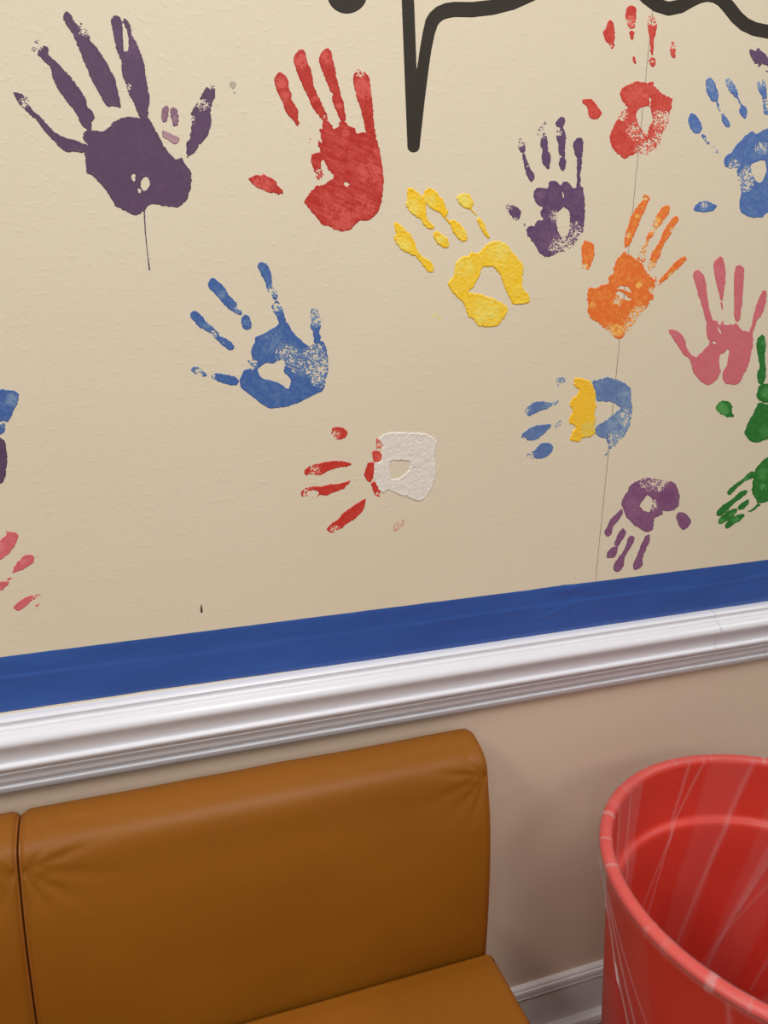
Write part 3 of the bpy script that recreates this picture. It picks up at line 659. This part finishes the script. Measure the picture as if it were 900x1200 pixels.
print_thing('paint_drip', 'tiny dark drip mark on the bare wall just above the blue border', 'paint drip', CN, [
    ('drop', 'soot', S([(235.2,709),(236.4,709),(237.4,713),(237.6,717),(236,718.6),(234.6,717),(234.8,713)], rough=.2, step=.25)),
])


# ------------------------------------------------------------------ room shell
def box_mesh(x0, x1, y0, y1, z0, z1):
    bm = bmesh.new()
    bmesh.ops.create_cube(bm, size=1, matrix=Matrix.Translation(((x0 + x1) / 2, (y0 + y1) / 2, (z0 + z1) / 2))
                          @ Matrix.Diagonal((x1 - x0, y1 - y0, z1 - z0, 1)))
    return bm


RX0, RX1, RY0, CEIL = -3.4, 4.4, -4.4, 2.95
RAIL_Z = 0.86
bm = box_mesh(RX0, RX1, WALL_Y, WALL_Y + 0.12, RAIL_Z, CEIL)
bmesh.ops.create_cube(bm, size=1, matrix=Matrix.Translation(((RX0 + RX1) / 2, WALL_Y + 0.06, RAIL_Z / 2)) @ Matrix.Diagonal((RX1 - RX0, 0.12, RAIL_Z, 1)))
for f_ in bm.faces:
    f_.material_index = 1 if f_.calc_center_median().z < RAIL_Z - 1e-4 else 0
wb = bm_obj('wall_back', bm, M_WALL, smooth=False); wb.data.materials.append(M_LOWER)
structure(wb, 'cream wall covered in painted handprints, beige below the chair rail')
structure(bm_obj('wall_left', box_mesh(RX0 - 0.12, RX0, RY0, WALL_Y + 0.12, 0, CEIL), M_OTHER, smooth=False))
structure(bm_obj('wall_right', box_mesh(RX1, RX1 + 0.12, RY0, WALL_Y + 0.12, 0, CEIL), M_OTHER, smooth=False))
structure(bm_obj('wall_front', box_mesh(RX0, RX1, RY0 - 0.12, RY0, 0, CEIL), M_OTHER, smooth=False))
M_FLOOR = mat_simple('beige_floor_vinyl', alb((112, 98, 84)), 0.4, bump_scale=40)
structure(bm_obj('floor', box_mesh(RX0, RX1, RY0, WALL_Y + 0.12, -0.1, 0), M_FLOOR, smooth=False))
M_CEIL = mat_simple('white_ceiling', alb((228, 226, 220)), 0.9, bump_scale=200)
structure(bm_obj('ceiling', box_mesh(RX0, RX1, RY0, WALL_Y + 0.12, CEIL, CEIL + 0.1), M_CEIL, smooth=False))


def extrude_profile(name, prof, x0, x1, mat, nseg=1):
    """prof: closed list of (off from wall, z), extruded along x."""
    bm = bmesh.new(); rings = []
    for k in range(nseg + 1):
        x = x0 + (x1 - x0) * k / nseg
        rings.append([bm.verts.new((x, WALL_Y - d, z)) for d, z in prof])
    n = len(prof)
    for a, b in zip(rings[:-1], rings[1:]):
        for i in range(n):
            bm.faces.new((a[i], a[(i + 1) % n], b[(i + 1) % n], b[i]))
    bm.faces.new([bm.verts.new(v.co) for v in rings[0]]); bm.faces.new([bm.verts.new(v.co) for v in rings[-1][::-1]])
    return bm_obj(name, bm, mat, smooth=False)


# chair rail: heights read off the photo column x = 180 for each step of the moulding
RAIL = [(811.5, 0.0008), (812.5, 0.004), (816, 0.0085), (819.5, 0.0115), (821, 0.0120), (822, 0.0112), (826, 0.0108), (827, 0.0135),
        (828.5, 0.0150), (831.5, 0.0158), (833.5, 0.0185), (837, 0.0222), (841, 0.0250), (845, 0.0266), (848, 0.0268), (850.5, 0.0258),
        (852, 0.0240), (854, 0.0212), (857, 0.0200), (862, 0.0190), (866.5, 0.0187), (867.8, 0.0203), (869, 0.0220), (871.5, 0.0230),
        (874, 0.0222), (875.5, 0.0195), (876.7, 0.0172), (878, 0.0177), (879.4, 0.0168), (882.5, 0.0146), (886, 0.0138), (888, 0.0126),
        (889.5, 0.0094), (891, 0.0086), (892.2, 0.0112), (897, 0.0094), (898.5, 0.0076), (900, 0.0008)]
rp = []
for py, d in RAIL:
    d *= 1.35; w = wall_point(180.0, py, d); rp.append((d, float(w[2])))
for i in range(1, len(rp)):
    if rp[i][1] > rp[i - 1][1] - 0.0002:
        rp[i] = (rp[i][0], rp[i - 1][1] - 0.0002)
# soften: subdivide the profile with a Catmull-Rom pass
fine = []
for i in range(len(rp) - 1):
    a, b, c, d = rp[max(i - 1, 0)], rp[i], rp[i + 1], rp[min(i + 2, len(rp) - 1)]
    for t in (0, 0.33, 0.67):
        h1 = (3 * t * t - 2 * t ** 3)
        fine.append(tuple(b[k] + 0.45 * t * (1 - t) ** 2 * (c[k] - a[k]) + h1 * (c[k] - b[k]) - 0.45 * t * t * (1 - t) * (d[k] - b[k]) for k in (0, 1)))
fine.append(rp[-1])
JX = float(wall_point(838, 735, 0.02)[0])
ztop, zbot = fine[0][1], fine[-1][1]
prof = [(0.0, ztop)] + [(max(d, 0.0004), z) for d, z in fine] + [(0.0, zbot)]
r1 = structure(extrude_profile('trim_1', prof, RX0, JX - 0.0004, M_RAIL), 'white moulded chair rail left of the joint')
r2 = structure(extrude_profile('trim_2', [(d * 1.0 + (0.0003 if 0 < d else 0), z) for d, z in prof], JX + 0.0004, RX1, M_RAIL),
               'white moulded chair rail right of the joint')
for o in (r1, r2):
    o.data.polygons.foreach_set('use_smooth', [len(p.vertices) == 4 for p in o.data.polygons])

# blue border painted above the rail, with a wavy lap line
bz1 = float(wall_point(450, 713)[2]); bz0 = float(wall_point(225, 802.2)[2])
nx, nz = 2100, 26
xs = np.linspace(RX0 + 0.002, RX1 - 0.002, nx); zs = np.linspace(0, 1, nz)
XX, ZZ = np.meshgrid(xs, zs, indexing='ij')
lap = 0.60 + 0.10 * (fbm(xs * 3 + 5, xs * 0 + 2, 3) - 0.5) * 2
tt = ZZ - lap[:, None]
hh = 0.0005 + 0.0008 / (1 + np.exp(np.clip(tt * 60, -40, 40))) + 0.0018 * np.exp(-(tt / 0.022) ** 2) * fbm(XX * 6, ZZ * 0, 2)
sx = float(wall_point(690, 686)[0])
for (x_, z_, ex, ez, an, am) in ((sx - 0.03, 0.45, 0.004, 0.25, 0.0, 0.0018), (sx - 0.075, 0.40, 0.028, 0.05, 3.5, 0.0016), (sx - 0.04, 0.9, 0.03, 0.08, 0.5, 0.0012)):
    u = XX - x_; v_ = ZZ - z_ - an * u
    hh += am * np.exp(-(u / ex) ** 2 - (v_ / ez) ** 2)
zz = bz0 + (bz1 - bz0) * ZZ
edge_w = np.zeros_like(XX)
edge_w[:, -1] = 0.0006 * (fbm(xs * 60, xs * 0, 2) - 0.5) + 0.0022 * np.exp(-((xs - sx + 0.05) / 0.045) ** 2) * fbm(xs * 90, xs * 0 + 3, 2)
edge_w[:, 0] = -(bz0 - ztop - 0.0002) * np.clip((xs - 0.02) / 0.32, 0, 1) + 0.0006 * (fbm(xs * 40, xs * 0 + 8, 2) - 0.5)
zz = zz + edge_w
hh[:, 0] = hh[:, -1] = 0.0001
hh[0, :] = hh[-1, :] = 0.0001
bm = bmesh.new()
vs = [[bm.verts.new((XX[i, j], WALL_Y - hh[i, j], zz[i, j])) for j in range(nz)] for i in range(nx)]
for i in range(nx - 1):
    for j in range(nz - 1):
        bm.faces.new((vs[i][j], vs[i + 1][j], vs[i + 1][j + 1], vs[i][j + 1]))
structure(bm_obj('trim_3', bm, M_BAND), 'blue painted border above the chair rail')

# hairline joint running down the wall board
xa = float(wall_point(757, 90)[0]); xb = float(wall_point(698, 679)[0])
M_SEAM = mat_simple('hairline_crack', alb((120, 104, 82)), 0.8)
bm = bmesh.new()
N = 160; L = []
for k in range(N + 1):
    z = bz1 + 0.001 + (CEIL - bz1 - 0.001) * k / N
    x = xb + (xa - xb) * (z - bz1) / (float(wall_point(757, 90)[2]) - bz1) + 0.0006 * (random.random() - 0.5)
    wd = 0.00035 + 0.0002 * random.random()
    L.append((bm.verts.new((x - wd, WALL_Y - 0.00012, z)), bm.verts.new((x, WALL_Y - 0.0002, z)), bm.verts.new((x + wd, WALL_Y - 0.00012, z))))
for a, b in zip(L[:-1], L[1:]):
    bm.faces.new((a[0], a[1], b[1], b[0])); bm.faces.new((a[1], a[2], b[2], b[1]))
structure(bm_obj('trim_4', bm, M_SEAM), 'hairline crack running down the wall')

# baseboard with a moulded cap and a shoe mould
M_BASE = mat_simple('white_baseboard_paint', alb((226, 222, 220)), 0.35, bump_scale=120)
bp = [(0, 0.135), (0.004, 0.135), (0.008, 0.1335), (0.010, 0.131), (0.0095, 0.128), (0.0125, 0.1265), (0.0135, 0.122), (0.0135, 0.113),
      (0.0145, 0.111), (0.014, 0.109), (0.0115, 0.108), (0.0115, 0.022), (0.020, 0.0215), (0.026, 0.018), (0.029, 0.011), (0.030, 0.0005), (0, 0.0005)]
structure(extrude_profile('baseboard_back', bp, RX0, RX1, M_BASE), 'white baseboard with a moulded cap')

# ------------------------------------------------------------------ sofa
XR, XM = 0.500, -0.1745            # right end and joint between the two sections
SEAT_Z = 0.44


def crom(pts, n, closed=True):
    out = []; N = len(pts)
    for i in range(N if closed else N - 1):
        a, b, c, d = (Vector(pts[(i + k) % N]) if closed else Vector(pts[min(max(i + k, 0), N - 1)]) for k in (-1, 0, 1, 2))
        for j in range(n):
            t = j / n
            out.append(b + 0.5 * t * (1 - t) ** 2 * (c - a) + (3 * t * t - 2 * t ** 3) * (c - b) - 0.5 * t * t * (1 - t) * (d - b))
    if not closed:
        out.append(Vector(pts[-1]))
    return out


# cross-section of the back, (y, z): rear bottom, rear top, crown, front bend, bulging front, tuck behind the seat
BACK = [(1.014, 0.33), (1.014, 0.55), (1.014, 0.74), (1.011, 0.774), (1.001, 0.786), (0.980, 0.789), (0.956, 0.783), (0.937, 0.7735), (0.9265, 0.757),
        (0.917, 0.720), (0.906, 0.675), (0.899, 0.620), (0.895, 0.560), (0.893, 0.500), (0.893, 0.440), (0.895, 0.38), (0.90, 0.33)]


def cushion(sec, x0, x1, rad, nx=90, seed=0, pinch=(), amp=0.0):
    """Sweep a (y, z) section along x with softly rounded ends; returns bmesh + the end-seam loops."""
    P = crom([(0, a, b) for a, b in sec], 6)
    n = len(P)
    cen = Vector((0, sum(p.y for p in P) / n, sum(p.z for p in P) / n))
    nrm = []
    for i in range(n):
        t = P[(i + 1) % n] - P[i - 1]
        v = Vector((0, -t.z, t.y)).normalized()
        if v.dot(P[i] - cen) < 0:
            v = -v
        nrm.append(v)
    bm = bmesh.new(); rings = []
    Lx = x1 - x0
    us = []
    for k in range(nx + 1):
        u = k / nx
        us.append(0.5 - 0.5 * math.cos(math.pi * u) if 0 < u < 1 else u)
    for u in us:
        x = x0 + Lx * u
        e = min(x - x0, x1 - x)
        ins = 0.0
        if e < rad:
            q = 1 - e / rad
            ins = rad * (1 - math.sqrt(max(0, 1 - q * q)))
        ring = []
        for i in range(n):
            off = -ins * 0.8
            px, pz = x * 7 + seed, P[i].z * 9
            off += amp * (float(fbm(np.array([px]), np.array([pz]), 2)[0]) - 0.5)
            for (cx, cz, ang, wid, ln, am) in pinch:
                if nrm[i].y > 0.4 or P[i].y > 0.965:
                    continue
                dx = x - cx; dz = (P[i].z - cz) - (P[i].y - 0.93) * 0.6
                ca, sa = math.cos(ang), math.sin(ang)
                a_ = dx * ca + dz * sa; b_ = -dx * sa + dz * ca
                if a_ < -0.004:
                    continue
                off += am * math.exp(-(b_ / (wid * (0.4 + a_ / ln))) ** 2) * math.exp(-(a_ / ln) ** 2) * (1 - math.exp(-max(a_ + 0.004, 0) / 0.012))
            v = P[i] + nrm[i] * off
            ring.append(bm.verts.new((x, v.y, v.z)))
        rings.append(ring)
    for a, b in zip(rings[:-1], rings[1:]):
        for i in range(n):
            bm.faces.new((a[i], a[(i + 1) % n], b[(i + 1) % n], b[i]))
    bm.faces.new(rings[0]); bm.faces.new(rings[-1][::-1])
    return bm, P, nrm


def tube(bm, pts, r, closed=False, ns=8):
    rings = []; N = len(pts)
    for i, p in enumerate(pts):
        a = pts[i - 1] if (i > 0 or closed) else pts[i]
        b = pts[(i + 1) % N] if (i < N - 1 or closed) else pts[i]
        t = (b - a).normalized()
        u = t.cross(Vector((1, 0.01, 0.02))); u = u.normalized() if u.length > 1e-4 else Vector((0, 1, 0))
        v = t.cross(u)
        rings.append([bm.verts.new(p + (u * math.cos(q) + v * math.sin(q)) * r) for q in [2 * math.pi * k / ns for k in range(ns)]])
    for i in range(N if closed else N - 1):
        a, b = rings[i], rings[(i + 1) % N]
        for k in range(ns):
            bm.faces.new((a[k], a[(k + 1) % ns], b[(k + 1) % ns], b[k]))
    if not closed:
        bm.faces.new(rings[0][::-1]); bm.faces.new(rings[-1])


SEATSEC = [(0.885, 0.335), (0.885, 0.425), (0.872, 0.4385), (0.80, 0.4405), (0.62, 0.4415), (0.42, 0.4405), (0.375, 0.437), (0.352, 0.422),
           (0.346, 0.40), (0.347, 0.36), (0.358, 0.335), (0.45, 0.332), (0.66, 0.332)]
sofa = thing('sofa', 'tan vinyl armless sofa pushed against the wall under the chair rail', 'sofa', (0.16, 0.68, 0))
root_off = Vector((-0.16, -0.68, 0))
SW = XR - XM
for x0, x1, sd in ((XM + 0.0008, XR, 1.0), (XM - SW, XM - 0.0008, 9.0)):
    pin = []
    for cx, sg in ((x0 + 0.004, 0.0), (x1 - 0.004, math.pi)):
        for da, ln, am in ((-0.60, 0.055, -0.0050), (-0.20, 0.080, -0.0045), (0.16, 0.075, -0.0045), (0.55, 0.035, -0.0030), (-1.05, 0.045, -0.0045)):
            ang = sg + da if sg == 0 else sg - da
            pin.append((cx, 0.752, ang, 0.0034, ln, am))
    bm, P, nrm = cushion(BACK, x0, x1, 0.013, 130, sd, pin, 0.004)
    b = bm_obj('backrest', bm, M_VINYL, sofa, root_off)
    for xe, sgn in ((x0, 1), (x1, -1)):
        pb = bmesh.new()
        tube(pb, [Vector((xe + sgn * 0.0024, p.y - q.y * 0.006, p.z - q.z * 0.006)) for p, q in zip(P, nrm)], 0.0024, True)
        bm_obj('piping', pb, M_PIPE, b)
    bm, P, nrm = cushion(SEATSEC, x0, x1 + (0.002 if x1 == XR else 0), 0.012, 60, sd + 3, (), 0.003)
    s = bm_obj('seat', bm, M_VINYL, sofa, root_off)
bm_obj('base_frame', box_mesh(XM - SW + 0.03, XR - 0.03, 0.40, 0.98, 0.27, 0.3325), M_METAL, sofa, root_off, False)
for lx in (XM - SW + 0.06, XR - 0.06):
    for ly in (0.44, 0.94):
        bm = bmesh.new()
        bmesh.ops.create_cone(bm, cap_ends=True, segments=24, radius1=0.014, radius2=0.019, depth=0.27,
                              matrix=Matrix.Translation((lx, ly, 0.135)))
        bm_obj('leg', bm, M_METAL, sofa, root_off)

# ------------------------------------------------------------------ red bin and its clear liner
BC = Vector((0.8626, 0.6518, 0)); BR = 0.281


def lathe(prof, ns=128, close=False, rf=None):
    bm = bmesh.new(); rings = []
    for r, z in prof:
        if r < 1e-5:
            rings.append([bm.verts.new((0, 0, z))]); continue
        rings.append([bm.verts.new((r * math.cos(2 * math.pi * k / ns), r * math.sin(2 * math.pi * k / ns), z)) for k in range(ns)])
    for a, b in zip(rings[:-1], rings[1:]):
        for k in range(ns):
            k2 = (k + 1) % ns
            if len(a) == 1 and len(b) == 1:
                continue
            if len(a) == 1:
                bm.faces.new((a[0], b[k2], b[k]))
            elif len(b) == 1:
                bm.faces.new((a[k], a[k2], b[0]))
            else:
                bm.faces.new((a[k], a[k2], b[k2], b[k]))
    return bm


binr = thing('trash_can', 'round red plastic trash can with a clear liner at the right of the sofa', 'trash can', BC)
outer = [(0.0, 0.0), (0.215, 0.0), (0.222, 0.004), (0.226, 0.02), (0.247, 0.36), (0.2635, 0.625), (0.2655, 0.687)]
inner = [(0.2615, 0.690), (0.2600, 0.660), (0.2580, 0.592), (0.2565, 0.5865), (0.2530, 0.5835), (0.2490, 0.5815), (0.2465, 0.5785), (0.2452, 0.573), (0.243, 0.52), (0.222, 0.03), (0.215, 0.014), (0.0, 0.012)]
rimp = [(0.2640, 0.686), (0.2760, 0.6868), (0.2805, 0.6892), (0.2815, 0.6930), (0.2800, 0.6970), (0.2765, 0.6995), (0.2715, 0.7005),
        (0.2665, 0.6998), (0.2630, 0.6970), (0.2615, 0.690)]
bm = lathe(outer); 
bo = bm_obj('body', bm, M_BIN, binr)
bm_obj('inner_wall', lathe(inner), M_BIN, binr)
bm_obj('rim', lathe(rimp), M_BIN, binr)

# liner: inside sheet, over the rim, hanging flap outside whose hem runs slantwise
NS = 1080
th_ = np.arange(NS) * 2 * math.pi / NS


def build_liner():
    rs = np.random.RandomState(5)
    lines = []          # creases: angle at rim, slant, width, strength
    for k in range(26):
        lines.append((rs.rand() * 2 * math.pi, 0.9 + 1.3 * rs.rand(), 0.008 + 0.013 * rs.rand(), 0.15 + 0.4 * rs.rand(), rs.rand() * 0.5, 0.1 + 0.5 * rs.rand()))
    bands = []
    for bnd in ((2.86, 0.2, 0.17, 0.20), (2.12, 1.0, 0.20, 0.17), (2.42, 0.6, 0.05, 0.10), (1.22, 0.9, 0.13, 0.07), (0.72, 0.9, 0.15, 0.08),
                (4.0, 0.3, 0.2, 0.08), (5.3, 0.4, 0.25, 0.08)):
        bands.append(bnd)

    def crease(a, t):
        v = np.zeros_like(a)
        for (a0, sl, w, st, t0, tl) in lines:
            d = (a - a0 - sl * t + math.pi) % (2 * math.pi) - math.pi
            v += st * np.exp(-(d / w) ** 2) * np.clip((t + 0.03) / 0.04, 0, 1) * (1 if t < t0 + tl else 0.3)
        return v

    def band(a, t):
        v = np.zeros_like(a)
        for (a0, sl, w, st) in bands:
            d = (a - a0 - sl * t + math.pi) % (2 * math.pi) - math.pi
            v = np.maximum(v, st / (1 + np.exp((np.abs(d) - w) / 0.006)))
        return v

    # inside sheet
    rows = []; folds = []
    prof = []
    for t in np.linspace(0, 0.55, 170):
        z = 0.694 - t
        r = np.interp(z, [0.03, 0.52, 0.575, 0.60, 0.66, 0.694], [0.214, 0.2395, 0.2425, 0.2510, 0.2570, 0.2600])
        prof.append((t, r, z))
    cols = []
    over = [(0.2625, 0.6985), (0.2655, 0.7012), (0.2715, 0.7022), (0.2770, 0.7013), (0.2812, 0.6985), (0.2830, 0.6940), (0.2824, 0.6885)]
    verts = []; fold = []
    nrows = 0
    for t, r, z in prof[::-1]:
        c = crease(th_, t); bd = band(th_, t)
        wob = 0.0016 * np.sin(th_ * 9 + t * 8) * min(1, t / 0.05)
        rr = r - 0.0035 * np.clip(c, 0, 1) * min(1, t / 0.03) - np.abs(wob)
        verts.append(np.stack([rr * np.cos(th_), rr * np.sin(th_), np.full(NS, z)], 1))
        fold.append(np.clip(0.012 + bd * 0.42 + 0.20 * np.clip(c, 0, 1), 0, 0.5)); nrows += 1
    for r, z in over:
        c = crease(th_, 0.0)
        nz_ = fbm(th_ * 30, th_ * 0 + z * 50, 2)
        verts.append(np.stack([(r + 0.0006 * nz_) * np.cos(th_), (r + 0.0006 * nz_) * np.sin(th_), z + 0.0006 * nz_], 1))
        fold.append(np.clip(0.07 + 0.16 * np.clip((nz_ - 0.70) * 5, 0, 1) + 0.10 * c, 0, 0.4)); nrows += 1
    # outside flap: hem depth varies with angle
    A0 = HEM_A
    d = (th_ - A0) % (2 * math.pi)
    hem = np.where(d < math.pi * 1.5, np.clip(0.002 + 0.43 * d, 0.002, 0.36), 0.002 + 0.358 * np.clip((2 * math.pi - d) / (math.pi * 0.5), 0, 1))
    K_ = 100
    for k in range(1, K_ + 1):
        q = k / K_
        t = hem * q
        z = 0.687 - t
        body = np.interp(z, [0.02, 0.36, 0.625, 0.687], [0.226, 0.247, 0.2635, 0.2655])
        r = body + 0.0035 + (0.2827 - 0.268) * np.exp(-t / 0.05)
        c = np.zeros(NS)
        for aa, sl, ww, ss in ((2.70, 1.0, 0.010, 0.7), (2.72, 1.6, 0.006, 0.9), (2.74, 2.3, 0.005, 0.8), (2.76, 3.1, 0.005, 0.7), (3.62, 0.4, 0.012, 0.5),
                               (3.95, -0.3, 0.006, 0.5), (4.28, -0.2, 0.010, 0.7), (4.36, 0.1, 0.022, 0.6), (4.52, 0.3, 0.006, 0.6), (4.75, 0.0, 0.012, 0.6), (5.3, 0.3, 0.01, 0.6)):
            dd = (th_ - aa - sl * t + math.pi) % (2 * math.pi) - math.pi
            c += ss * np.exp(-(dd / ww) ** 2)
        bd = band(th_ + 1.0, q * 0.3)
        r = r + 0.003 * np.clip(c, 0, 1)
        f_ = 0.015 + 0.35 * bd + 0.22 * np.clip(c, 0, 1)
        f_ = f_ + (0.32 if q > 0.93 else 0)
        verts.append(np.stack([r * np.cos(th_), r * np.sin(th_), z], 1))
        fold.append(np.clip(f_, 0, 0.65)); nrows += 1
    V = np.concatenate(verts).astype(np.float32); F = np.concatenate(fold).astype(np.float32)
    i, j = np.meshgrid(np.arange(nrows - 1), np.arange(NS), indexing='ij')
    j2 = (j + 1) % NS
    Q = np.stack([i * NS + j, i * NS + j2, (i + 1) * NS + j2, (i + 1) * NS + j], -1).reshape(-1, 4).astype(np.int32)
    me = bpy.data.meshes.new('trash_bag')
    me.vertices.add(len(V)); me.vertices.foreach_set('co', V.ravel())
    n = len(Q)
    me.loops.add(n * 4); me.loops.foreach_set('vertex_index', Q.ravel())
    me.polygons.add(n)
    me.polygons.foreach_set('loop_start', np.arange(n, dtype=np.int32) * 4)
    me.polygons.foreach_set('loop_total', np.full(n, 4, np.int32))
    me.polygons.foreach_set('use_smooth', np.ones(n, bool))
    me.update(calc_edges=True)
    a = me.attributes.new('fold', 'FLOAT', 'POINT'); a.data.foreach_set('value', F)
    return me


HEM_A = math.radians(150)
bag = obj('trash_bag', build_liner(), M_FILM, None, BC)
bag['label'] = 'clear plastic bag lining the red trash can and folded over its rim'
bag['category'] = 'bag'

# ------------------------------------------------------------------ light: fluorescent ceiling troffers
def troffer(x, y, power, sx=0.6, sy=1.2, col=(0.985, 0.985, 1.0)):
    l = bpy.data.lights.new('ceiling_light', 'AREA'); l.shape = 'RECTANGLE'; l.size = sx; l.size_y = sy
    l.energy = power; l.color = col
    o = bpy.data.objects.new('ceiling_light', l); C.objects.link(o); o.location = (x, y, CEIL - 0.01)


for x, y, p in ((0.45, -0.2, 33), (-1.6, -0.2, 42), (3.2, -0.2, 24), (0.45, -2.7, 26), (-1.6, -2.7, 26), (3.2, -2.7, 20)):
    troffer(x, y, p)

w = bpy.data.worlds.new('world'); SC.world = w; w.use_nodes = True
w.node_tree.nodes['Background'].inputs[0].default_value = (1, 0.98, 0.95, 1)
w.node_tree.nodes['Background'].inputs[1].default_value = 0.03

SC.view_settings.view_transform = 'Standard'
SC.view_settings.look = 'None'
SC.view_settings.exposure = 0.0
SC.view_settings.gamma = 1.0
SC.view_settings.use_curve_mapping = False
